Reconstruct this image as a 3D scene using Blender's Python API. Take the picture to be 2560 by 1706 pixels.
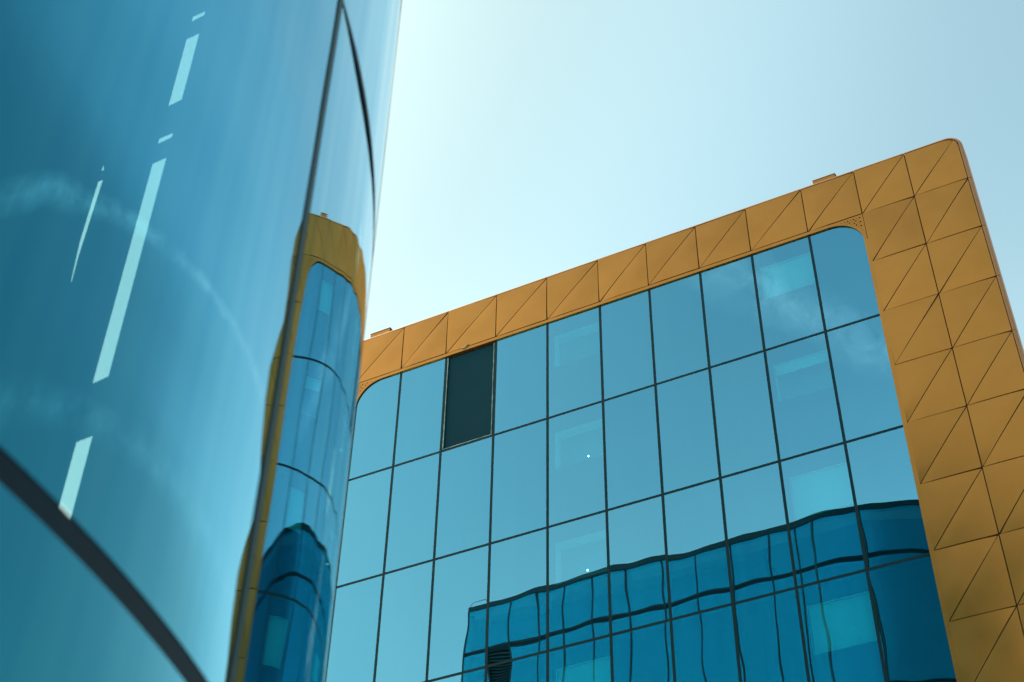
import bpy, bmesh, math, random
from mathutils import Vector, Matrix, noise

random.seed(7)
for o in list(bpy.data.objects):
    bpy.data.objects.remove(o)
SC = bpy.context.scene
COL = SC.collection
R = math.radians

# ---------------------------------------------------------------- camera
EYE = 1.6
cam_data = bpy.data.cameras.new("camera")
cam = bpy.data.objects.new("camera", cam_data)
COL.objects.link(cam)
right = Vector((0.8925336, 0.4507130, 0.0155336))
down = Vector((-0.2983364, 0.6159157, -0.7291388))
fwd = Vector((-0.3381999, 0.6461466, 0.6841896))
cam.matrix_world = Matrix((
    (right.x, -down.x, -fwd.x, 0.0),
    (right.y, -down.y, -fwd.y, 0.0),
    (right.z, -down.z, -fwd.z, EYE),
    (0, 0, 0, 1)))
cam_data.sensor_width = 36.0
cam_data.lens = 36.0 * 3792.48 / 2560.0
cam_data.clip_start = 0.1
cam_data.clip_end = 6000.0
cam_data.dof.use_dof = True
cam_data.dof.focus_distance = 42.0
cam_data.dof.aperture_fstop = 1.6
SC.camera = cam

# ---------------------------------------------------------------- sky, sun, exposure
SUN_AZ = 85.0      # degrees to the left of +y
SUN_EL = 52.0
sun_dir = Vector((-math.sin(R(SUN_AZ)) * math.cos(R(SUN_EL)),
                  math.cos(R(SUN_AZ)) * math.cos(R(SUN_EL)),
                  math.sin(R(SUN_EL))))
world = bpy.data.worlds.new("World")
SC.world = world
world.use_nodes = True
wt = world.node_tree
for n in list(wt.nodes):
    wt.nodes.remove(n)


def N(tree, kind, **kw):
    n = tree.nodes.new(kind)
    for k, v in kw.items():
        if k.startswith("i_"):
            key = k[2:]
            n.inputs[int(key) if key.isdigit() else key].default_value = v
        else:
            setattr(n, k, v)
    return n


def math_node(t, op, a, b=None, c=None, clamp=False):
    n = t.nodes.new("ShaderNodeMath")
    n.operation = op
    n.use_clamp = clamp
    for i, v in enumerate((a, b, c)):
        if v is None:
            continue
        if isinstance(v, (int, float)):
            n.inputs[i].default_value = v
        else:
            t.links.new(v, n.inputs[i])
    return n.outputs[0]


sky = N(wt, "ShaderNodeTexSky", sky_type='NISHITA', sun_disc=False,
        sun_elevation=R(SUN_EL), sun_rotation=R(-SUN_AZ),
        altitude=0.0, air_density=1.3, dust_density=2.0, ozone_density=1.6)
tint = N(wt, "ShaderNodeMix", data_type='RGBA', blend_type='MULTIPLY')
tint.inputs[0].default_value = 1.0
wt.links.new(sky.outputs[0], tint.inputs[6])
tint.inputs[7].default_value = (1.10, 1.26, 0.935, 1)
# summer haze: paler towards the horizon, deeper blue on the side turned from the sun
geo = N(wt, "ShaderNodeTexCoord")
nrm = N(wt, "ShaderNodeVectorMath", operation='NORMALIZE')
wt.links.new(geo.outputs["Generated"], nrm.inputs[0])
sdot = N(wt, "ShaderNodeVectorMath", operation='DOT_PRODUCT')
wt.links.new(nrm.outputs[0], sdot.inputs[0])
sdot.inputs[1].default_value = sun_dir
fc = N(wt, "ShaderNodeFloatCurve")
crv = fc.mapping.curves[0]
for x_, y_ in ((0.12, 0.42), (0.28, 0.56), (0.44, 0.93), (0.64, 0.77), (0.76, 0.82), (0.86, 0.72)):
    crv.points.new(x_, y_)
crv.points[0].location = (0, 0.40)
crv.points[-1].location = (1, 0.95)
fc.mapping.update()
wt.links.new(sdot.outputs["Value"], fc.inputs[1])
fac_a = math_node(wt, 'MULTIPLY', fc.outputs[0], 1.45)
sepz = N(wt, "ShaderNodeSeparateXYZ")
wt.links.new(nrm.outputs[0], sepz.inputs[0])
hz = N(wt, "ShaderNodeMapRange", interpolation_type='SMOOTHSTEP')
hz.inputs[1].default_value = 0.76
hz.inputs[2].default_value = 0.44
hz.inputs[3].default_value = 0.0
hz.inputs[4].default_value = 1.0
wt.links.new(sepz.outputs[2], hz.inputs[0])
hcol = N(wt, "ShaderNodeMix", data_type='RGBA')
hcol.inputs[6].default_value = (1, 1, 1, 1)
hcol.inputs[7].default_value = (1.7, 1.40, 1.26, 1)
wt.links.new(hz.outputs[0], hcol.inputs[0])
t2 = N(wt, "ShaderNodeMix", data_type='RGBA', blend_type='MULTIPLY')
t2.inputs[0].default_value = 1.0
wt.links.new(tint.outputs[2], t2.inputs[6])
wt.links.new(hcol.outputs[2], t2.inputs[7])
t3 = N(wt, "ShaderNodeMix", data_type='RGBA', blend_type='MULTIPLY')
t3.inputs[0].default_value = 1.0
wt.links.new(t2.outputs[2], t3.inputs[6])
wt.links.new(fac_a, t3.inputs[7])
# thin cirrus: streaks given as great-circle bands, broken up by noise
warp = N(wt, "ShaderNodeTexNoise", i_Scale=5.0, i_Detail=5.0, i_Roughness=0.6)
wt.links.new(nrm.outputs[0], warp.inputs["Vector"])
fine = N(wt, "ShaderNodeTexNoise", i_Scale=26.0, i_Detail=8.0, i_Roughness=0.68)
wt.links.new(nrm.outputs[0], fine.inputs["Vector"])


def band(p1, p2, half, length, wob, gain):
    a = Vector(p1).normalized()
    b = Vector(p2).normalized()
    pole = a.cross(b).normalized()
    mid = (a + b).normalized()
    d = N(wt, "ShaderNodeVectorMath", operation='DOT_PRODUCT')
    wt.links.new(nrm.outputs[0], d.inputs[0])
    d.inputs[1].default_value = pole
    off = math_node(wt, 'MULTIPLY_ADD', warp.outputs[0], wob, -wob * 0.5)
    off = math_node(wt, 'ADD', d.outputs["Value"], off)
    off = math_node(wt, 'ABSOLUTE', off)
    m = math_node(wt, 'DIVIDE', off, half)
    m = math_node(wt, 'SUBTRACT', 1.0, m, clamp=True)
    d2 = N(wt, "ShaderNodeVectorMath", operation='DOT_PRODUCT')
    wt.links.new(nrm.outputs[0], d2.inputs[0])
    d2.inputs[1].default_value = mid
    e = math_node(wt, 'SUBTRACT', d2.outputs["Value"], math.cos(length))
    e = math_node(wt, 'DIVIDE', e, 1 - math.cos(length), clamp=True)
    e = math_node(wt, 'POWER', e, 0.5)
    m = math_node(wt, 'MULTIPLY', m, e)
    f = math_node(wt, 'SUBTRACT', fine.outputs[0], 0.36)
    f = math_node(wt, 'MULTIPLY', f, 3.2, clamp=True)
    m = math_node(wt, 'MULTIPLY', m, f)
    return math_node(wt, 'MULTIPLY', m, gain, clamp=True)


c1 = band((-0.203, -0.665, 0.715), (-0.113, -0.742, 0.665), 0.022, 0.14, 0.05, 0.75)
c2 = band((0.565, 0.407, 0.690), (0.203, 0.693, 0.665), 0.012, 0.44, 0.04, 0.34)
c3 = band((0.55, 0.56, 0.615), (0.17, 0.80, 0.56), 0.020, 0.36, 0.05, 0.16)
cl = math_node(wt, 'MAXIMUM', c1, c2)
cl = math_node(wt, 'MAXIMUM', cl, c3)
cmix = N(wt, "ShaderNodeMix", data_type='RGBA')
wt.links.new(cl, cmix.inputs[0])
wt.links.new(t3.outputs[2], cmix.inputs[6])
cmix.inputs[7].default_value = (7.0, 7.6, 7.8, 1)
bg = N(wt, "ShaderNodeBackground", i_Strength=0.10)
wt.links.new(cmix.outputs[2], bg.inputs[0])
wo = N(wt, "ShaderNodeOutputWorld")
wt.links.new(bg.outputs[0], wo.inputs[0])

sun_data = bpy.data.lights.new("sun", 'SUN')
sun_data.energy = 3.0
sun_data.angle = R(0.5)
sun_data.color = (1.0, 0.95, 0.86)
sun = bpy.data.objects.new("sun", sun_data)
COL.objects.link(sun)
sun.location = sun_dir * 300
sun.rotation_euler = sun_dir.to_track_quat('Z', 'Y').to_euler()

SC.view_settings.view_transform = 'Standard'
SC.view_settings.look = 'None'
SC.view_settings.exposure = 0.9
SC.view_settings.gamma = 1.0
SC.cycles.max_bounces = 14
SC.cycles.glossy_bounces = 8
SC.cycles.transmission_bounces = 8
SC.cycles.transparent_max_bounces = 16
SC.cycles.sample_clamp_indirect = 8.0


# ---------------------------------------------------------------- materials
def new_mat(name):
    m = bpy.data.materials.new(name)
    m.use_nodes = True
    t = m.node_tree
    for n in list(t.nodes):
        t.nodes.remove(n)
    out = t.nodes.new("ShaderNodeOutputMaterial")
    return m, t, out


def plain(name, col, rough=0.5, metal=0.0, var=0.12, scale=3.0, spec=0.5):
    m, t, out = new_mat(name)
    b = t.nodes.new("ShaderNodeBsdfPrincipled")
    tc = N(t, "ShaderNodeTexCoord")
    nz = N(t, "ShaderNodeTexNoise", i_Scale=scale, i_Detail=6.0)
    t.links.new(tc.outputs["Object"], nz.inputs["Vector"])
    mr = N(t, "ShaderNodeMapRange")
    mr.inputs[3].default_value = 1 - var
    mr.inputs[4].default_value = 1 + var
    t.links.new(nz.outputs[0], mr.inputs[0])
    mx = N(t, "ShaderNodeMix", data_type='RGBA', blend_type='MULTIPLY')
    mx.inputs[0].default_value = 1
    mx.inputs[6].default_value = (*col, 1)
    t.links.new(mr.outputs[0], mx.inputs[7])
    t.links.new(mx.outputs[2], b.inputs["Base Color"])
    b.inputs["Roughness"].default_value = rough
    b.inputs["Metallic"].default_value = metal
    b.inputs["Specular IOR Level"].default_value = spec
    t.links.new(b.outputs[0], out.inputs[0])
    return m


def coated_glass(name, f0, refl, trans, edge=(1, 1, 1), power=4.0, cpow=1.0, streak=0.0, pane_var=0.0):
    """solar-control glass: coloured mirror coat over clear tinted glass"""
    m, t, out = new_mat(name)
    lw = N(t, "ShaderNodeLayerWeight", i_Blend=0.5)
    p = math_node(t, 'POWER', lw.outputs["Facing"], power)
    pc = math_node(t, 'POWER', lw.outputs["Facing"], power * cpow)
    fac = math_node(t, 'MULTIPLY_ADD', p, 1 - f0, f0, clamp=True)
    cm = N(t, "ShaderNodeMix", data_type='RGBA')
    t.links.new(pc, cm.inputs[0])
    cm.inputs[6].default_value = (*refl, 1)
    cm.inputs[7].default_value = (*edge, 1)
    g = N(t, "ShaderNodeBsdfGlossy", i_Roughness=0.0)
    tc = N(t, "ShaderNodeTexCoord")
    mp = N(t, "ShaderNodeMapping")
    mp.inputs["Scale"].default_value = (3.6, 3.6, 0.11)
    t.links.new(tc.outputs["Object"], mp.inputs[0])
    nz = N(t, "ShaderNodeTexNoise", i_Scale=1.0, i_Detail=7.0, i_Roughness=0.62)
    t.links.new(mp.outputs[0], nz.inputs["Vector"])
    oi = N(t, "ShaderNodeObjectInfo")
    v = math_node(t, 'MULTIPLY_ADD', nz.outputs[0], streak, 1 - streak * 0.5)
    v2 = math_node(t, 'MULTIPLY_ADD', oi.outputs["Random"], pane_var, 1 - pane_var * 0.5)
    v = math_node(t, 'MULTIPLY', v, v2)
    vm = N(t, "ShaderNodeMix", data_type='RGBA', blend_type='MULTIPLY')
    vm.inputs[0].default_value = 1.0
    t.links.new(cm.outputs[2], vm.inputs[6])
    cc = N(t, "ShaderNodeCombineColor")
    vr = math_node(t, 'POWER', v, 2.0)
    vb = math_node(t, 'POWER', v, 0.5)
    t.links.new(vr, cc.inputs[0])
    t.links.new(v, cc.inputs[1])
    t.links.new(vb, cc.inputs[2])
    t.links.new(cc.outputs[0], vm.inputs[7])
    t.links.new(vm.outputs[2], g.inputs["Color"])
    tr = N(t, "ShaderNodeBsdfTransparent")
    tr.inputs[0].default_value = (*trans, 1)
    mx = N(t, "ShaderNodeMixShader")
    t.links.new(fac, mx.inputs[0])
    t.links.new(tr.outputs[0], mx.inputs[1])
    t.links.new(g.outputs[0], mx.inputs[2])
    t.links.new(mx.outputs[0], out.inputs[0])
    return m


def gold_mat():
    m, t, out = new_mat("anodised_gold")
    b = t.nodes.new("ShaderNodeBsdfPrincipled")
    tc = N(t, "ShaderNodeTexCoord")
    oi = N(t, "ShaderNodeObjectInfo")
    nz = N(t, "ShaderNodeTexNoise", i_Scale=0.9, i_Detail=5.0, i_Roughness=0.6)
    t.links.new(tc.outputs["Object"], nz.inputs["Vector"])
    sp = N(t, "ShaderNodeTexNoise", i_Scale=60.0, i_Detail=3.0)
    t.links.new(tc.outputs["Object"], sp.inputs["Vector"])
    cr = N(t, "ShaderNodeValToRGB")
    cr.color_ramp.elements[0].position = 0.3
    cr.color_ramp.elements[0].color = (0.63, 0.226, 0.040, 1)
    cr.color_ramp.elements[1].position = 0.7
    cr.color_ramp.elements[1].color = (0.70, 0.257, 0.050, 1)
    t.links.new(nz.outputs[0], cr.inputs[0])
    v = math_node(t, 'MULTIPLY_ADD', oi.outputs["Random"], 0.10, 0.95)
    v2 = math_node(t, 'MULTIPLY_ADD', sp.outputs[0], 0.05, 0.975)
    v = math_node(t, 'MULTIPLY', v, v2)
    mx = N(t, "ShaderNodeMix", data_type='RGBA', blend_type='MULTIPLY')
    mx.inputs[0].default_value = 1
    t.links.new(cr.outputs[0], mx.inputs[6])
    t.links.new(v, mx.inputs[7])
    t.links.new(mx.outputs[2], b.inputs["Base Color"])
    b.inputs["Metallic"].default_value = 0.88
    rr = math_node(t, 'MULTIPLY_ADD', nz.outputs[0], 0.14, 0.25)
    t.links.new(rr, b.inputs["Roughness"])
    t.links.new(b.outputs[0], out.inputs[0])
    return m


def emit(name, col, s):
    m, t, out = new_mat(name)
    e = N(t, "ShaderNodeEmission", i_Strength=s)
    e.inputs[0].default_value = (*col, 1)
    t.links.new(e.outputs[0], out.inputs[0])
    return m


GOLD = gold_mat()
TRIM = plain("copper_gold_trim", (0.62, 0.29, 0.13), 0.45, 0.5, 0.06)
GLASS = coated_glass("blue_facade_glass", 0.51, (0.27, 0.77, 1.0), (0.22, 0.97, 1.0), streak=0.05, pane_var=0.06)
TGLASS = coated_glass("curved_blue_glass", 0.34, (0.04, 0.72, 0.98), (0.62, 0.97, 0.98), power=1.2, cpow=2.2, streak=0.42)
CLEAR = coated_glass("clear_vision_glass", 0.06, (1, 1, 1), (0.9, 0.97, 0.96))  # put in behind the slits to let more sky light through
MULL = plain("dark_teal_aluminium", (0.003, 0.030, 0.040), 0.5, 0.1, 0.12, 3.0, 0.2)
JOINT = plain("dark_brown_joint", (0.030, 0.014, 0.006), 0.8)
BACK = plain("shadow_box", (0.004, 0.020, 0.030), 0.85, 0, 0.2, 1.0, 0.1)
BOARD = plain("blank_board", (0.002, 0.050, 0.075), 0.7, 0, 0.1, 1.2, 0.12)
SEAL = plain("white_sealant", (0.45, 0.62, 0.60), 0.8)
PLASTER = plain("pale_plaster", (0.78, 0.82, 0.80), 0.8, 0, 0.05)
ROOM = plain("room_wall", (0.16, 0.20, 0.20), 0.8, 0, 0.1)
BLIND = plain("pale_blind", (0.80, 0.84, 0.82), 0.6, 0, 0.05)
LAMP = emit("downlight_glow", (1.0, 0.97, 0.9), 9.0)
SEAM = plain("dark_seam", (0.001, 0.009, 0.013), 0.6, 0, 0.1, 3.0, 0.12)
SEAMB = plain("navy_seal", (0.002, 0.018, 0.034), 0.5, 0, 0.1, 3.0, 0.2)
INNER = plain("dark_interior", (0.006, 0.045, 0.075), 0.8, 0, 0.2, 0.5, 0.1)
FRAME = plain("grey_green_aluminium", (0.02, 0.068, 0.082), 0.5, 0.15)
PAVE = plain("stone_paving", (0.30, 0.29, 0.27), 0.8, 0, 0.25, 0.8)
ROOFM = plain("grey_roofing", (0.22, 0.22, 0.22), 0.9)


# ---------------------------------------------------------------- helpers
def link(name, bm, mat, parent=None, smooth=False, mats=None):
    me = bpy.data.meshes.new(name)
    bm.normal_update()
    bm.to_mesh(me)
    bm.free()
    for m in (mats or [mat]):
        me.materials.append(m)
    if smooth:
        for p in me.polygons:
            p.use_smooth = True
    o = bpy.data.objects.new(name, me)
    COL.objects.link(o)
    if parent is not None:
        o.parent = parent
        o.matrix_parent_inverse = parent.matrix_world.inverted()
    return o


def thing(name, label, cat, loc, group=None):
    o = bpy.data.objects.new(name, None)
    o.empty_display_size = 0.5
    COL.objects.link(o)
    o.location = loc
    o.matrix_world = Matrix.Translation(loc)
    o["label"] = label
    o["category"] = cat
    if group:
        o["group"] = group
    return o


def box(bm, x0, x1, y0, y1, z0, z1, mi=0):
    v = [bm.verts.new(p) for p in ((x0, y0, z0), (x1, y0, z0), (x1, y1, z0), (x0, y1, z0),
                                   (x0, y0, z1), (x1, y0, z1), (x1, y1, z1), (x0, y1, z1))]
    for idx in ((0, 3, 2, 1), (4, 5, 6, 7), (0, 1, 5, 4), (1, 2, 6, 5), (2, 3, 7, 6), (3, 0, 4, 7)):
        f = bm.faces.new([v[i] for i in idx])
        f.material_index = mi
    return v


def box_obj(name, mat, parent, *a):
    bm = bmesh.new()
    box(bm, *a)
    return link(name, bm, mat, parent)


def sweep(bm, path, normals, profile, cap=True):
    """path: (x,z) points, normals: (nx,nz); profile: (off along normal, y)"""
    rows = []
    for (px, pz), (nx, nz) in zip(path, normals):
        rows.append([bm.verts.new((px + nx * a, y, pz + nz * a)) for a, y in profile])
    k = len(profile)
    for r0, r1 in zip(rows, rows[1:]):
        for i in range(k):
            j = (i + 1) % k
            bm.faces.new((r0[i], r0[j], r1[j], r1[i]))
    if cap:
        bm.faces.new(rows[0][::-1])
        bm.faces.new(rows[-1])
    bmesh.ops.recalc_face_normals(bm, faces=bm.faces)


# ---------------------------------------------------------------- ground
bm = bmesh.new()
s = 1500
vs = [bm.verts.new(p) for p in ((-s, -s, 0), (s, -s, 0), (s, s, 0), (-s, s, 0))]
bm.faces.new(vs)
g = link("plaza_ground", bm, PAVE)
g["kind"] = "structure"

# ---------------------------------------------------------------- gold building
S = 2.8
FY = 28.0
U = lambda u: u * S
Z = lambda v: v * S + EYE

gold = thing("gold_office_building", "glass office block framed by gold metal panels with diagonal joints",
             "office building", (U(-4.33), FY, 0))

COLS = [-7.095, -6.552, -6.011, -5.427, -4.841, -4.258, -3.721, -3.182, -2.646, -2.069, -1.5665]
TOPC = [-7.13] + COLS[1:10] + [-1.534]
GU = (-1.534, -1.033, -0.529)
GUL = (-8.13, -7.63, -7.13)
HV = [11.333, 10.728, 10.077, 9.438, 8.791, 8.148, 7.506, 6.864, 6.224]
while HV[-1] > 3.4:
    HV.append(HV[-1] - 0.642)
GV = 0.012     # half joint, metres
PT = 0.035     # panel thickness


def panel(x0, x1, z0, z1, corner=0):
    """one square panel of two slightly dished triangles split by a diagonal groove"""
    x0 += GV; x1 -= GV; z0 += GV; z1 -= GV
    w, h = x1 - x0, z1 - z0
    n = 9
    bm = bmesh.new()
    gx, gz = 0.0105 * math.hypot(w, h) / h, 0.0105 * math.hypot(w, h) / w
    tris = [((x0, z0 + gz), (x1 - gx, z1), (x0, z1)), ((x0 + gx, z0), (x1, z0), (x1, z1 - gz))]
    rc = 0.33

    def rounded(x, z):
        if not corner:
            return x, z
        cx = x1 - rc if corner > 0 else x0 + rc
        cz = z1 - rc
        dx, dz = (x - cx) * corner, z - cz
        if dx > 0 and dz > 0:
            m = max(dx, dz)
            l = math.hypot(dx, dz)
            if l > 1e-9:
                return cx + corner * dx * m / l, cz + dz * m / l
        return x, z
    grids = []
    for ti, (A, B, C) in enumerate(tris):
        tx = random.uniform(-1, 1) * 0.010
        tz = random.uniform(-1, 1) * 0.010
        dish = random.uniform(0.5, 1.5) * 0.009
        k1, k2 = random.uniform(0.2, 1.0) * 0.034, random.uniform(0.2, 1.0) * 0.034
        grid = {}
        for i in range(n + 1):
            for j in range(n + 1 - i):
                a, b = i / n, j / n
                c = 1 - a - b
                x = A[0] * a + B[0] * b + C[0] * c
                z = A[1] * a + B[1] * b + C[1] * c
                # dished pan, pulled in at the two sharp corners of the diagonal
                d = -dish * 27 * a * b * c
                sa, sb = (a, b) if ti == 0 else (a, c)
                d += k1 * max(0, sa - 0.62) ** 2 * 6 + k2 * max(0, sb - 0.62) ** 2 * 6
                d += tx * (x - (x0 + x1) / 2) + tz * (z - (z0 + z1) / 2)
                xx, zz = rounded(x, z)
                grid[i, j] = bm.verts.new((xx, FY + d, zz))
        for i in range(n):
            for j in range(n - i):
                bm.faces.new((grid[i, j], grid[i + 1, j], grid[i, j + 1]))
                if i + j < n - 1:
                    bm.faces.new((grid[i + 1, j], grid[i + 1, j + 1], grid[i, j + 1]))
        grids.append(grid)
    for f in bm.faces:
        f.normal_update()
        if f.normal.y > 0:
            f.normal_flip()
        f.smooth = True
    # borders: folded returns, and a groove floor joining the two triangles
    g0, g1 = grids
    e0 = [g0[i, n - i] for i in range(n + 1)][::-1]      # along diagonal A->B of tri 0
    e1 = [g1[i, 0] for i in range(n + 1)][::-1] if False else None
    diag0 = [g0[n - k, k] for k in range(n + 1)]         # (A..B)
    diag1 = [g1[n - k, 0] for k in range(n + 1)]         # (A..C)
    low0 = [bm.verts.new((v.co.x, FY + 0.020, v.co.z)) for v in diag0]
    low1 = [bm.verts.new((v.co.x, FY + 0.020, v.co.z)) for v in diag1]
    for k in range(n):
        f = bm.faces.new((diag0[k], diag0[k + 1], low0[k + 1], low0[k])); f.material_index = 1
        f = bm.faces.new((diag1[k], low1[k], low1[k + 1], diag1[k + 1])); f.material_index = 1
        f = bm.faces.new((low0[k], low0[k + 1], low1[k + 1], low1[k])); f.material_index = 1
    for rim in ([g0[i, 0] for i in range(n + 1)], [g0[0, j] for j in range(n + 1)],
                [g1[0, j] for j in range(n + 1)], [g1[i, n - i] for i in range(n + 1)]):
        lo = [bm.verts.new((v.co.x, FY + PT, v.co.z)) for v in rim]
        for k in range(n):
            bm.faces.new((rim[k], rim[k + 1], lo[k + 1], lo[k]))
    for e in bm.edges:
        if any(not f.smooth for f in e.link_faces):
            e.smooth = False
    me = link("cladding_panel", bm, GOLD, gold, mats=[GOLD, JOINT])
    return me


for a, b in zip(TOPC, TOPC[1:]):
    panel(U(a), U(b), Z(HV[1]), Z(HV[0]))
for us in (GU, GUL):
    for ci in range(2):
        for h1, h0 in zip(HV, HV[1:]):
            outer = (us is GU and ci == 1) or (us is GUL and ci == 0)
            cor = 0
            if outer and h1 == HV[0]:
                cor = 1 if us is GU else -1
            panel(U(us[ci]), U(us[ci + 1]), Z(h0), Z(h1), cor)
# plain dressed wall below the panelled zone
PB = HV[-1]
for us in (GU, GUL):
    box_obj("lower_cladding", GOLD, gold, U(us[0]) + 0.01, U(us[2]) - 0.01, FY, FY + PT, 0.0, Z(PB) - 0.01)

# dark carrier wall right behind the panels (seen only through the joints)
bm = bmesh.new()
RC = 0.33


def rounded_rect_top(x0, x1, z0, z1, r, k=8):
    pts = [(x0, z0)]
    for i in range(k + 1):
        t = math.pi - i / k * math.pi / 2
        pts.append((x0 + r + r * math.cos(t), z1 - r + r * math.sin(t)))
    for i in range(k + 1):
        t = math.pi / 2 - i / k * math.pi / 2
        pts.append((x1 - r + r * math.cos(t), z1 - r + r * math.sin(t)))
    pts.append((x1, z0))
    return pts


xl, xr, zt = U(GUL[0]), U(GU[2]), Z(HV[0])
outer = rounded_rect_top(xl, xr, 0.0, zt, RC)
inner = [(U(-7.125), 0.0), (U(-7.125), Z(10.72)), (U(-1.540), Z(10.72)), (U(-1.540), 0.0)]
vo = [bm.verts.new((x, FY + PT + 0.004, z)) for x, z in outer + inner[::-1]]
ff = bm.faces.new(vo)
ex = bmesh.ops.extrude_face_region(bm, geom=[ff])
bmesh.ops.translate(bm, verts=[v for v in ex["geom"] if isinstance(v, bmesh.types.BMVert)], vec=(0, 0.3, 0))
bmesh.ops.recalc_face_normals(bm, faces=bm.faces)
link("carrier_wall", bm, JOINT, gold)

# building body and roof
box_obj("body", BACK, gold, U(-7.5), U(-1.16), FY + 1.6, FY + 18.0, 0.0, Z(11.2))
for xa, xb in ((xl + 1.3, xl + 1.6), (xr - 1.6, xr - 1.3)):
    box_obj("side_wall", GOLD, gold, xa, xb, FY + PT + 0.36, FY + 18.0, 0.0, Z(11.15))
box_obj("roof", ROOFM, gold, xl + 1.3, xr - 1.3, FY + 0.36, FY + 17.9, Z(11.2) + 0.003, Z(11.2) + 0.14)

# coping and edge trim: bullnose segments with open joints
prof = [(0.006, FY - 0.004)]
rb = 0.088
for i in range(7):
    t = i / 6 * math.pi / 2
    prof.append((0.010 + rb * math.sin(t), FY + rb - rb * math.cos(t)))
prof += [(0.010 + rb, FY + 0.55), (0.006, FY + 0.55)]
JG = 0.008


def trim(path, normals):
    bm = bmesh.new()
    sweep(bm, path, normals, prof)
    o = link("edge_trim", bm, TRIM, gold)
    return o


for a, b in zip(TOPC, TOPC[1:]):
    trim([(U(a) + JG, zt), (U(b) - JG, zt)], [(0, 1), (0, 1)])
trim([(U(GU[0]) + JG, zt), (U(GU[1]) - JG, zt)], [(0, 1), (0, 1)])
trim([(U(GUL[1]) + JG, zt), (U(GUL[2]) - JG, zt)], [(0, 1), (0, 1)])
for sgn, xe, xi in ((1, xr, U(GU[1])), (-1, xl, U(GUL[1]))):
    path = [(xi + sgn * JG, zt)]
    nr = [(0, 1)]
    for i in range(13):
        t = i / 12 * math.pi / 2
        path.append((xe - sgn * RC + sgn * RC * math.sin(t), zt - RC + RC * math.cos(t)))
        nr.append((sgn * math.sin(t), math.cos(t)))
    path.append((xe, Z(HV[1]) + JG))
    nr.append((sgn, 0))
    trim(path, nr)
    for h1, h0 in zip(HV[1:], HV[2:]):
        trim([(xe, Z(h1) - JG), (xe, Z(h0) + JG)], [(sgn, 0), (sgn, 0)])

# inner trim round the glazing
GT = 10.687
AR = 0.30 * S      # corner radius of the glazing
gl, gr = U(-7.078), U(-1.5665)
gz = Z(GT)
iprof = [(0.0, FY + 0.006), (0.0, FY + 0.30), (0.105, FY + 0.30), (0.105, FY + 0.006)]


def inner(path, normals):
    bm = bmesh.new()
    sweep(bm, path, normals, iprof)
    link("inner_trim", bm, GOLD, gold)


xs = [gl + AR + 0.25] + [U(c) + 0.55 for c in COLS[2:10:1]] + [gr - AR - 0.02]
for a, b in zip(xs, xs[1:]):
    inner([(a + 0.002, gz), (b - 0.002, gz)], [(0, 1), (0, 1)])
for sgn, xe in ((1, gr), (-1, gl)):
    zz = gz - AR - 0.02
    k = 0
    while zz > Z(PB) + 1:
        inner([(xe, zz - 0.002), (xe, zz - 1.95)], [(sgn, 0), (sgn, 0)])
        zz -= 1.95
        k += 1
# perforated corner plates
for sgn, xe, xin in ((1, gr, gr - AR - 0.02), (-1, gl, gl + AR + 0.25)):
    bm = bmesh.new()
    cx, cz = xe - sgn * AR, gz - AR
    ox, oz = xe + sgn * 0.088, gz + 0.098
    loop = [(ox, cz - 0.02), (ox, oz), (xin + sgn * 0.002, oz), (xin + sgn * 0.002, gz)]
    for i in range(17):
        t = i / 16 * math.pi / 2
        loop.append((cx + sgn * AR * math.sin(t), cz + AR * math.cos(t)))
    loop.append((xe, cz - 0.02))
    edges = []
    yp = FY + 0.008

    def add_loop(pts):
        vv = [bm.verts.new((x, yp, z)) for x, z in pts]
        for i in range(len(vv)):
            edges.append(bm.edges.new((vv[i], vv[(i + 1) % len(vv)])))
    clean = []
    for p in loop:
        if not clean or math.hypot(p[0] - clean[-1][0], p[1] - clean[-1][1]) > 1e-4:
            clean.append(p)
    add_loop(clean)
    holes = []
    for i in range(8):
        for j in range(8):
            hx = ox - sgn * (0.085 + i * 0.082 + (j % 2) * 0.035)
            hz = oz - (0.10 + j * 0.078)
            dd = math.hypot(hx - cx, hz - cz) - AR
            if dd < 0.055 or hz > oz - 0.05:
                continue
            if (hx - cx) * sgn < -0.12:
                continue
            rr = 0.014 if (i + j) % 2 else 0.024
            if dd < 0.09:
                rr = 0.012
            holes.append((hx, hz, rr))
    for hx, hz, rr in holes:
        add_loop([(hx + rr * 1.15 * math.cos(q * math.pi / 3), hz + rr * math.sin(q * math.pi / 3)) for q in range(6)])
    bmesh.ops.triangle_fill(bm, use_beauty=True, use_dissolve=False, edges=edges)
    ex = bmesh.ops.extrude_face_region(bm, geom=list(bm.faces))
    bmesh.ops.translate(bm, verts=[v for v in ex["geom"] if isinstance(v, bmesh.types.BMVert)], vec=(0, 0.022, 0))
    bmesh.ops.recalc_face_normals(bm, faces=bm.faces)
    o = link("corner_plate", bm, GOLD, gold)
    o["label"] = "perforated gold plate with small holes"
    # reveal of the rounded corner
    bm = bmesh.new()
    path = [(cx + sgn * AR * math.sin(i / 16 * math.pi / 2), cz + AR * math.cos(i / 16 * math.pi / 2)) for i in range(17)]
    nr = [(sgn * math.sin(i / 16 * math.pi / 2), math.cos(i / 16 * math.pi / 2)) for i in range(17)]
    sweep(bm, path, nr, [(0.001, FY + 0.032), (0.001, FY + 0.06), (0.03, FY + 0.06), (0.03, FY + 0.032)])
    link("corner_reveal", bm, MULL, gold)

# glazing
GY = FY + 0.05
ROWS = [10.72, 9.425, 8.139, 6.855, 5.571, 4.287, 3.003]
MW = 0.037


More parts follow.
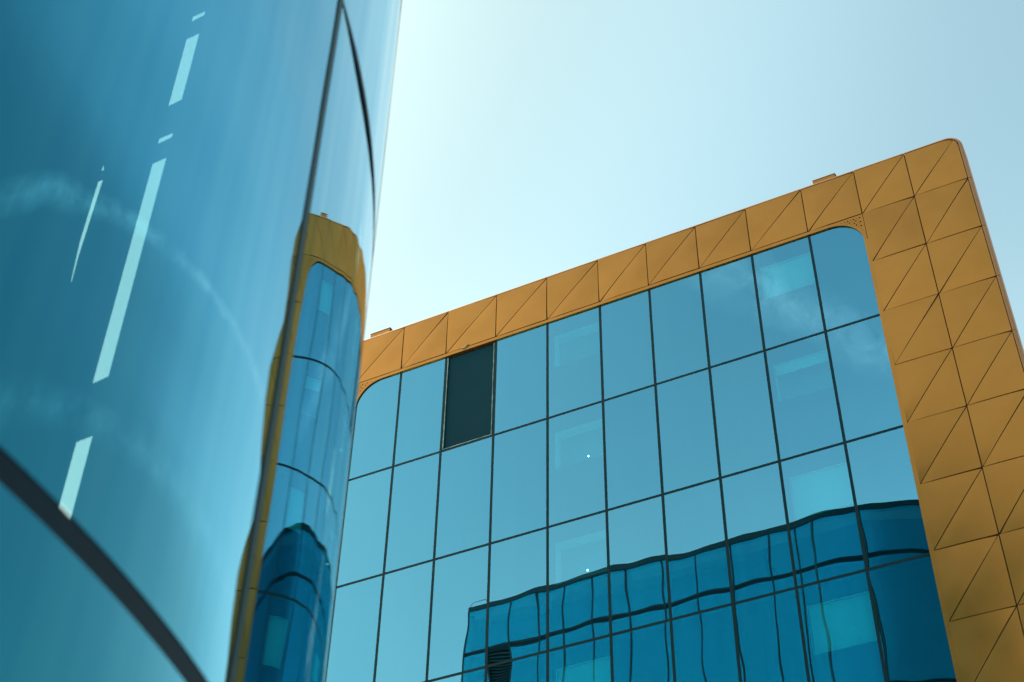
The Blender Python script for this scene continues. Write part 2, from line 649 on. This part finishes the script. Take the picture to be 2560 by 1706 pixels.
def pane(x0, x1, z0, z1, seed, wav, gy=GY, nx=12, nz=22):
    bm = bmesh.new()
    grid = []
    pil = random.uniform(-1, 1) * 0.0007
    for j in range(nz + 1):
        row = []
        for i in range(nx + 1):
            s_, t_ = i / nx, j / nz
            x = x0 + (x1 - x0) * s_
            z = z0 + (z1 - z0) * t_
            d = pil * 16 * s_ * (1 - s_) * t_ * (1 - t_)
            p = Vector((x * 0.55, seed * 3.7, z * 0.45))
            d += wav * noise.noise(p)
            p = Vector((x * 1.5 + 40, seed * 5.1, z * 1.2))
            d += wav * 0.26 * noise.noise(p)
            row.append(bm.verts.new((x, gy + d, z)))
        grid.append(row)
    for j in range(nz):
        for i in range(nx):
            f = bm.faces.new((grid[j][i], grid[j][i + 1], grid[j + 1][i + 1], grid[j + 1][i]))
            f.smooth = True
    return bm


for r, (zt_, zb_) in enumerate(zip(ROWS, ROWS[1:])):
    for c, (ua, ub) in enumerate(zip(COLS, COLS[1:])):
        x0, x1 = U(ua) + (0 if c == 0 else MW), U(ub) - (0 if c == 9 else MW)
        if c == 0:
            x0 -= 0.06
        if c == 9:
            x1 += 0.06
        z1, z0 = Z(zt_) - (0 if r == 0 else MW), Z(zb_) + MW
        if r == 0 and c == 2:
            z1 = gz - 0.055
            o = box_obj("blank_panel", BOARD, gold, x0 + 0.035, x1 - 0.05, GY + 0.045, GY + 0.068, z0 + 0.05, z1)
            o["label"] = "dark blank panel filling a missing pane"
            # ragged old sealant along three sides
            for (ax, az), (bx, bz) in (((x1 - 0.03, z0 + 0.03), (x1 - 0.03, z1)), ((x0 + 0.02, z0 + 0.03), (x0 + 0.02, z1)), ((x0 + 0.02, z0 + 0.02), (x1 - 0.02, z0 + 0.02))):
                bm = bmesh.new()
                k = 46
                prev = None
                for i in range(k + 1):
                    t = i / k
                    px, pz = ax + (bx - ax) * t, az + (bz - az) * t
                    w0 = 0.004 + 0.010 * max(0, noise.noise(Vector((px * 6, pz * 6, 1.3))) + 0.25)
                    nx_, nz_ = (1, 0) if abs(bx - ax) < 0.01 else (0, 1)
                    jx = 0.006 * noise.noise(Vector((px * 9, pz * 9, 7.7)))
                    yv = GY - 0.004
                    cur = [bm.verts.new((px + nx_ * (jx - w0), yv, pz + nz_ * (jx - w0))),
                           bm.verts.new((px + nx_ * (jx + w0), yv, pz + nz_ * (jx + w0))),
                           bm.verts.new((px + nx_ * (jx + w0), yv + 0.03, pz + nz_ * (jx + w0))),
                           bm.verts.new((px + nx_ * (jx - w0), yv + 0.03, pz + nz_ * (jx - w0)))]
                    if prev:
                        for q in range(4):
                            bm.faces.new((prev[q], prev[(q + 1) % 4], cur[(q + 1) % 4], cur[q]))
                    prev = cur
                bmesh.ops.recalc_face_normals(bm, faces=bm.faces)
                link("sealant_strip", bm, SEAL, gold)
            box_obj("window_rim", MULL, gold, x0, x1, GY + 0.07, GY + 0.09, z0, z1 + 0.05)
            continue
        wav = 0.0036
        if c == 9:
            wav = 0.0045
        bm = pane(x0, x1, z0, z1, 0.0 if c < 8 else 0.02 * (c - 7), wav)
        link("window_pane", bm, GLASS, gold)
        # whatever is behind the glass
        inx = {4: 1, 8: 1}.get(c)
        wy = GY + 0.14
        if inx and r < 5:
            H = (Z(zt_) if r else Z(10.687)) - Z(zb_)
            zt0 = Z(zb_) + H
            ox0, ox1 = x0 + 0.055 * S * 0.58, x1 + 0.01
            oz1, oz0 = zt0 - 0.115 * H, zt0 - 0.47 * H
            if r == 0:
                oz0 = zt0 - 0.465 * H
            dep = 0.34 if c == 4 else 0.30
            bm = bmesh.new()
            # frame wall round the opening
            box(bm, x0 - MW, ox0, wy, wy + 0.05, Z(zb_), zt0)
            box(bm, ox1, x1 + MW, wy, wy + 0.05, Z(zb_), zt0)
            box(bm, ox0, ox1, wy, wy + 0.05, oz1, zt0)
            box(bm, ox0, ox1, wy, wy + 0.05, Z(zb_), oz0)
            link("spandrel", bm, BACK, gold)
            bm = bmesh.new()
            yb = wy + 0.052
            box(bm, ox0 - 0.04, ox0, yb, yb + dep, oz0 - 0.04, oz1 + 0.04)
            box(bm, ox1, ox1 + 0.04, yb, yb + dep, oz0 - 0.04, oz1 + 0.04)
            box(bm, ox0, ox1, yb, yb + dep, oz1, oz1 + 0.04)
            box(bm, ox0, ox1, yb, yb + dep, oz0 - 0.04, oz0)
            rv = link("window_recess", bm, PLASTER, gold)
            bm = bmesh.new()
            box(bm, ox0 - 0.04, ox1 + 0.04, yb + dep + 0.002, yb + dep + 0.03, oz0 - 0.04, oz1 + 0.04)
            link("back_wall", bm, ROOM, rv)
            drop = 0
            if c == 8:
                drop = (1.0, 0.26, 0.93, 1.0, 1.0)[r]
            elif r == 3:
                drop = 0.55
            if drop:
                bm = bmesh.new()
                n_s = max(3, int((oz1 - oz0) * drop / 0.03))
                ybl = yb + 0.06
                zs = oz1 - 0.01
                st = ((oz1 - oz0) * drop - 0.015) / n_s
                # louvred cloth: each slat a shallow tilted fold, all in one connected sheet
                cur = None
                for q in range(n_s):
                    rows = [(zs - q * st, ybl), (zs - q * st - st * 0.82, ybl - 0.013), (zs - q * st - st * 0.98, ybl + 0.002)]
                    for zz_, yy_ in rows:
                        nxt = (bm.verts.new((ox0 + 0.03, yy_, zz_)), bm.verts.new((ox1 - 0.005, yy_, zz_)))
                        if cur:
                            bm.faces.new((cur[0], cur[1], nxt[1], nxt[0]))
                        cur = nxt
                link("window_blind", bm, BLIND, rv)
            if c == 4 and r in (1, 2):
                bm = bmesh.new()
                lx = x0 + (x1 - x0) * (0.66 if r == 1 else 0.60)
                lz = zt0 - H * (0.415 if r == 1 else 0.40)
                bmesh.ops.create_uvsphere(bm, u_segments=12, v_segments=8, radius=0.022)
                bmesh.ops.translate(bm, verts=bm.verts, vec=(lx, yb + 0.05, lz))
                link("downlight", bm, LAMP, rv, smooth=True)
        else:
            box_obj("spandrel", BACK, gold, x0 - MW + 0.002, x1 + MW - 0.002, wy, wy + 0.05, Z(zb_), Z(zt_))

for c in COLS[1:-1]:
    box_obj("mullion", MULL, gold, U(c) - MW + 0.001, U(c) + MW - 0.001, GY - 0.006, GY + 0.13, Z(ROWS[-1]), gz + 0.06)
for v in ROWS[1:]:
    xs_ = [COLS[0] - 0.03] + COLS[1:-1] + [COLS[-1] + 0.03]
    bm = bmesh.new()
    box(bm, U(xs_[0]), U(xs_[-1]), GY - 0.003, GY + 0.129, Z(v) - MW + 0.001, Z(v) + MW - 0.001)
    link("transom", bm, MULL, gold)
box_obj("lower_wall", BACK, gold, U(-7.08), U(-1.55), GY + 0.1, GY + 0.3, 0, Z(ROWS[-1]) - 0.03)
# bit of loose sealant rag caught on the trim over the blank panel
bm = bmesh.new()
bmesh.ops.create_icosphere(bm, subdivisions=3, radius=0.06)
for v in bm.verts:
    k = 1 + 0.6 * noise.noise(v.co * 30)
    v.co = Vector((v.co.x * 1.3 * k, v.co.y * 0.35, v.co.z * 0.5 * k)) + Vector((U(-5.79), FY - 0.01, Z(10.725)))
for v in bm.verts:
    if v.co.x > U(-5.79) + 0.03:
        tt = (v.co.x - U(-5.79) - 0.03)
        v.co.x += tt * 2.2
        v.co.z += tt * 1.6
link("sealant_rag", bm, plain("yellowed_rag", (0.55, 0.50, 0.32), 0.9), gold, smooth=True)

# ---------------------------------------------------------------- boxes on the parapet
def roof_box(u0, u1, v1, label):
    x0, x1 = U(u0), U(u1)
    zb, ztop = zt + 0.100, Z(v1)
    t = thing("roof_box", label, "roof box", ((x0 + x1) / 2, FY + 0.3, zb), "gold boxes on the parapet")
    bm = bmesh.new()
    box(bm, x0, x1, FY + 0.10, FY + 0.50, zb, ztop - 0.02)
    bmesh.ops.bevel(bm, geom=list(bm.edges), offset=0.012, segments=2, affect='EDGES')
    link("housing", bm, GOLD, t)
    bm = bmesh.new()
    box(bm, x0 - 0.012, x1 + 0.012, FY + 0.088, FY + 0.512, ztop - 0.018, ztop + 0.006)
    bmesh.ops.bevel(bm, geom=list(bm.edges), offset=0.006, segments=2, affect='EDGES')
    link("lid", bm, TRIM, t)
    bm = bmesh.new()
    box(bm, x1 + 0.003, x1 + 0.022, FY + 0.12, FY + 0.48, zb + 0.02, ztop - 0.022)
    link("end_plate", bm, JOINT, t)


roof_box(-7.01, -6.76, 11.447, "small gold metal box on the parapet beside the curved blue tower")
roof_box(-1.945, -1.72, 11.440, "small gold metal box on the parapet near the rounded roof corner")

# ---------------------------------------------------------------- curved glass building
H1 = 3.2
TC = Vector((-3.5068 * H1, 0.7310 * H1))
TR = 2.4410 * H1
TOP = 7.506 * S * (2 * FY - (TC.y + TR)) / FY + EYE
tower = thing("curved_glass_building", "tall blue glass building with rounded corner and dark joints",
              "office building", (TC.x, TC.y, 0))
LV = [0.0, H1 + EYE, 2.676 * H1 + EYE, 3.698 * H1 + EYE, 18.7, 22.6, 28.4]
kk = (2 * FY - (TC.y + TR)) / FY
zA = 7.012 * S * kk + EYE           # the thick band under the top
zA2 = 5.87 * S * kk + EYE
LV = [0.0, H1 + EYE - 0.004, 2.676 * H1 + EYE, 3.698 * H1 + EYE, 18.38, 23.0, zA2, zA, TOP - 0.13]
ANG = [-3.0, 16.82, 36.9, 57.0, 77.0, 90.0]
WB_Y = [TC.y + TR * math.sin(R(-3.0)), -0.9, -4.0, -8.0, -12.0]   # wall along the left of the camera
uA = [-5.634, -5.43, -5.205, -4.952, -4.68, -4.40, -4.12, -3.80, -3.46, -3.147, -2.841, -2.60]
XA = [u * S * kk for u in uA] + [TC.x]
XA = sorted(XA)
YA = TC.y + TR


def wave(s_, z):
    """roller-wave distortion of the curved glass, metres"""
    sj = s_ - TR * R(16.82)
    d = 0.0
    if 0 <= sj < 4:
        d -= 0.034 * sj * math.exp(-(sj / 1.2) ** 2)
    elif -2.5 < sj < 0:
        d -= (0.024 + 0.013 * math.sin(z * 6.0 + 0.6) + 0.008 * math.sin(z * 3.1)) * sj * math.exp(sj / 0.6)
    if sj > 0:
        d += 0.00018 * math.sin(s_ * 2 * math.pi / 0.29 + 0.7 * math.sin(z * 1.3)) * (0.6 + 0.4 * math.sin(s_ * 3.1 + z))
    d += 0.00055 * math.sin(z * 2 * math.pi / 1.55 + 0.8 * math.sin(s_ * 1.9) + 1.0)
    d += 0.0016 * noise.noise(Vector((s_ * 0.5, z * 0.33, 3.0)))
    d += 0.0004 * noise.noise(Vector((s_ * 3.2, z * 0.30, 9.0)))
    d += 0.00009 * noise.noise(Vector((s_ * 11.0, z * 0.25, 5.0)))
    return d


def curved_pane(a0, a1, z0, z1):
    bm = bmesh.new()
    na = max(4, int((a1 - a0) / 0.4))
    nz = max(6, int((z1 - z0) / 0.2))
    rows = []
    for j in range(nz + 1):
        z = z0 + (z1 - z0) * j / nz
        row = []
        for i in range(na + 1):
            a = R(a0 + (a1 - a0) * i / na)
            r = TR + wave(TR * a, z)
            row.append(bm.verts.new((TC.x + r * math.cos(a), TC.y + r * math.sin(a), z)))
        rows.append(row)
    for j in range(nz):
        for i in range(na):
            f = bm.faces.new((rows[j][i], rows[j][i + 1], rows[j + 1][i + 1], rows[j + 1][i]))
            f.smooth = True
    return bm


HJ = [0.05, 0.062, 0.032, 0.028, 0.04, 0.05, 0.085, 0.10, 0.10]   # half heights of the horizontal joints
VJ = 0.055
VA = 0.036
for k in range(len(LV) - 1):
    z0, z1 = LV[k] + HJ[k], LV[k + 1] - HJ[k + 1]
    for a0, a1 in zip(ANG, ANG[1:]):
        da = math.degrees(VJ / TR)
        link("glass_pane", curved_pane(a0 + da, a1 - da, z0, z1), CLEAR if a0 > 50 and 1 <= k <= 4 else TGLASS, tower)
    if k >= 3:
        for x0, x1 in zip(XA, XA[1:]):
            bm = bmesh.new()
            nx, nz = 8, max(8, int((z1 - z0) / 0.35))
            louv = (abs(x0 - (-5.43 * S * kk)) < 0.05 and k in (6,))
            if louv:
                lo = bmesh.new()
                zz = z0 + 0.05
                while zz < z1 - 0.05:
                    box(lo, x0 + 0.04, x1 - 0.04, YA - 0.06, YA - 0.005, zz, zz + 0.05)
                    zz += 0.13
                box(lo, x0 + 0.04, x1 - 0.04, YA - 0.10, YA - 0.062, z0, z1)
                link("louvre_grille", lo, MULL, tower)
                continue
            rows = []
            for j in range(nz + 1):
                z = z0 + (z1 - z0) * j / nz
                rows.append([bm.verts.new((x0 + VA + (x1 - x0 - 2 * VA) * i / nx,
                                           YA + 0.002 * noise.noise(Vector((x0 * 7 + i * 0.3, k * 3.1, z * 0.3))), z)) for i in range(nx + 1)])
            for j in range(nz):
                for i in range(nx):
                    f = bm.faces.new((rows[j][i + 1], rows[j][i], rows[j + 1][i], rows[j + 1][i + 1]))
                    f.smooth = True
            link("glass_pane", bm, CLEAR if k in (3, 4) and x1 > -15.5 else TGLASS, tower)
# lower part of the long wall and the wall beside the camera: plain big panes
for x0, x1 in zip(XA[::3], XA[3::3] + [XA[-1]]):
    if x1 - x0 > 0.5:
        box_obj("lower_glazing", CLEAR if x0 > -17 else TGLASS, tower, x0 + VJ, x1 - VJ, YA - 0.02, YA, 0.1, LV[3] - 0.05)
xb = TC.x + TR
for k in range(len(LV) - 1):
    for ya, yb_ in zip(WB_Y[1:], WB_Y):
        box_obj("side_glazing", TGLASS, tower, xb - 0.02, xb, ya + VJ, yb_ - VJ, LV[k] + HJ[k], LV[k + 1] - HJ[k + 1])


def profile_path(off):
    """plan outline of the outer skin, from the wall beside the camera round to the far end"""
    pts = [(xb + off, WB_Y[-1]), (xb + off, TC.y)]
    for i in range(1, 91):
        a = R(i)
        pts.append((TC.x + (TR + off) * math.cos(a), TC.y + (TR + off) * math.sin(a)))
    pts.append((XA[0], YA + off))
    return pts


def ring(name, z0, z1, o_in, o_out, mat):
    bm = bmesh.new()
    A, B = profile_path(o_in), profile_path(o_out)
    prev = None
    for (ax, ay), (bx, by) in zip(A, B):
        cur = [bm.verts.new((ax, ay, z0)), bm.verts.new((bx, by, z0)), bm.verts.new((bx, by, z1)), bm.verts.new((ax, ay, z1))]
        if prev:
            for q in range(4):
                bm.faces.new((prev[q], prev[(q + 1) % 4], cur[(q + 1) % 4], cur[q]))
        else:
            bm.faces.new(cur[::-1])
        prev = cur
    bm.faces.new(prev)
    bmesh.ops.recalc_face_normals(bm, faces=bm.faces)
    return link(name, bm, mat, tower)


for k in range(1, len(LV) - 1):
    ring("transom", LV[k] - HJ[k] + 0.002, LV[k] + HJ[k] - 0.002, -0.10, -0.001, SEAMB)
    if HJ[k] > 0.07:
        ring("transom_cap", LV[k] - 0.015, LV[k] + 0.02, 0.0, 0.005, SEAM)
ring("parapet", TOP - 0.23, TOP, -0.35, 0.03, MULL)
for a in ANG[1:]:
    bm = bmesh.new()
    ar = R(a)
    tx, ty = -math.sin(ar), math.cos(ar)
    nx_, ny_ = math.cos(ar), math.sin(ar)
    px, py = TC.x + TR * nx_, TC.y + TR * ny_

    def bar(w0, w1, d0, d1, z0, z1):
        vv = []
        for z in (z0, z1):
            for w, d in ((w0, d0), (w1, d0), (w1, d1), (w0, d1)):
                vv.append(bm.verts.new((px + tx * w + nx_ * d, py + ty * w + ny_ * d, z)))
        for idx in ((0, 3, 2, 1), (4, 5, 6, 7), (0, 1, 5, 4), (1, 2, 6, 5), (2, 3, 7, 6), (3, 0, 4, 7)):
            bm.faces.new([vv[i] for i in idx])
    bar(-VJ + 0.002, VJ - 0.002, -0.09, -0.010, 0, TOP - 0.232)
    bmesh.ops.recalc_face_normals(bm, faces=bm.faces)
    mo = link("mullion", bm, MULL, tower)
    bm = bmesh.new()
    bar(-0.026, 0.026, -0.009, 0.006, 0, TOP - 0.232)
    bmesh.ops.recalc_face_normals(bm, faces=bm.faces)
    link("cover_cap", bm, FRAME, mo)
for x in XA[:-1]:
    box_obj("mullion", MULL, tower, x - VA + 0.002, x + VA - 0.002, YA - 0.1, YA + 0.012, LV[3], TOP - 0.232)
# gable wall at the far end, roof and core
box_obj("end_wall", MULL, tower, XA[0] - 0.02, XA[0] + 0.25, WB_Y[-1], YA - 0.12, 0, TOP - 0.4)
box_obj("rear_wall", MULL, tower, XA[0] + 0.3, xb - 0.12, WB_Y[-1] - 0.3, WB_Y[-1] - 0.05, 0, TOP - 0.4)
bm = bmesh.new()
pp = profile_path(-0.13) + [(XA[0] + 0.3, WB_Y[-1])]
lo = [bm.verts.new((x, y, TOP - 0.7)) for x, y in pp]
hi = [bm.verts.new((x, y, TOP - 0.26)) for x, y in pp]
bm.faces.new(lo)
bm.faces.new(hi)
for q in range(len(pp)):
    bm.faces.new((lo[q], lo[(q + 1) % len(pp)], hi[(q + 1) % len(pp)], hi[q]))
bmesh.ops.recalc_face_normals(bm, faces=bm.faces)
link("roof", bm, ROOFM, tower)
# inside: dark partition with slits of daylight, and a core wall
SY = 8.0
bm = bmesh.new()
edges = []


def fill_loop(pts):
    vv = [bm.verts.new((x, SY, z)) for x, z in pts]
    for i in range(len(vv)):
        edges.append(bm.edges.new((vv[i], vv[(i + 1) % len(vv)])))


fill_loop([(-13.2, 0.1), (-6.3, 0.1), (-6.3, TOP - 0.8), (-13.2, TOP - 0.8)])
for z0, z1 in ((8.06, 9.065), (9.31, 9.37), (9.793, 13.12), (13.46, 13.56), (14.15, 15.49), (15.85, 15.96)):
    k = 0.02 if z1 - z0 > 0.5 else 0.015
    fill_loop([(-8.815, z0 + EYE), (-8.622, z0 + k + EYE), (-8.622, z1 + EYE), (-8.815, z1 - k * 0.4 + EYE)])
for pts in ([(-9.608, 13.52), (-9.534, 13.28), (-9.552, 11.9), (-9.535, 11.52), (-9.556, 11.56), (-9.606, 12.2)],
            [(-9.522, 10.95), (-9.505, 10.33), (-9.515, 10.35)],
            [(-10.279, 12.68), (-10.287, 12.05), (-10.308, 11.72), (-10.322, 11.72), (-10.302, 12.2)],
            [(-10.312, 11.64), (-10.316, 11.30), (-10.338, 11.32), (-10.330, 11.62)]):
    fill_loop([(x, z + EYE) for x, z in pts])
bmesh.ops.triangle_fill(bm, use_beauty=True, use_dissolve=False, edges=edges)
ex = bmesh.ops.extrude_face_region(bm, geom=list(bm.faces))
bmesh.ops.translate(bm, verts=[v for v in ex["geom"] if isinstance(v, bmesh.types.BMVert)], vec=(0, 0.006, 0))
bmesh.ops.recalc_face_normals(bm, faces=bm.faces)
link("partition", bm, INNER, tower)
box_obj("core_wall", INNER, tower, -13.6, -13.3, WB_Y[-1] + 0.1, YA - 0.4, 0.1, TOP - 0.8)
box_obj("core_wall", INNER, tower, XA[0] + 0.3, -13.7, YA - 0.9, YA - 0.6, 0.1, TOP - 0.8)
bm = bmesh.new()
prev = None
for i in range(0, 61):
    a = R(15.5 + i * 0.95)
    r = TR - 0.125
    cur = [bm.verts.new((TC.x + rr * math.cos(a), TC.y + rr * math.sin(a), z)) for rr, z in ((r, 0.1), (r, TOP - 0.8), (r - 0.04, TOP - 0.8), (r - 0.04, 0.1))]
    if prev:
        for q in range(4):
            bm.faces.new((prev[q], cur[q], cur[(q + 1) % 4], prev[(q + 1) % 4]))
    else:
        bm.faces.new(cur)
    prev = cur
bm.faces.new(prev[::-1])
bmesh.ops.recalc_face_normals(bm, faces=bm.faces)
link("inner_screen", bm, INNER, tower)  # added dark lining, blocks the sky from showing through the curved glass
# rail on the roof corner at the far end
cu = bpy.data.curves.new("guard_rail", 'CURVE')
cu.dimensions = '3D'
cu.bevel_depth = 0.012
sp = cu.splines.new('POLY')
gx = XA[0]
pts = [(gx - 0.05, YA - 0.1, TOP - 0.6), (gx - 0.02, YA - 0.1, TOP + 0.05), (gx + 0.15, YA - 0.1, TOP + 0.30), (gx + 0.75, YA - 0.1, TOP + 0.30), (gx + 1.0, YA - 0.1, TOP + 0.02)]
sp.points.add(len(pts) - 1)
for p, q in zip(sp.points, pts):
    p.co = (*q, 1)
tmp = bpy.data.objects.new("guard_rail_curve", cu)
COL.objects.link(tmp)
bpy.context.view_layer.update()
me = bpy.data.meshes.new_from_object(tmp.evaluated_get(bpy.context.evaluated_depsgraph_get()))
bpy.data.objects.remove(tmp)
me.name = "guard_rail"
me.materials.clear()
me.materials.append(MULL)
o = bpy.data.objects.new("guard_rail", me)
COL.objects.link(o)
o.parent = tower
o.matrix_parent_inverse = tower.matrix_world.inverted()
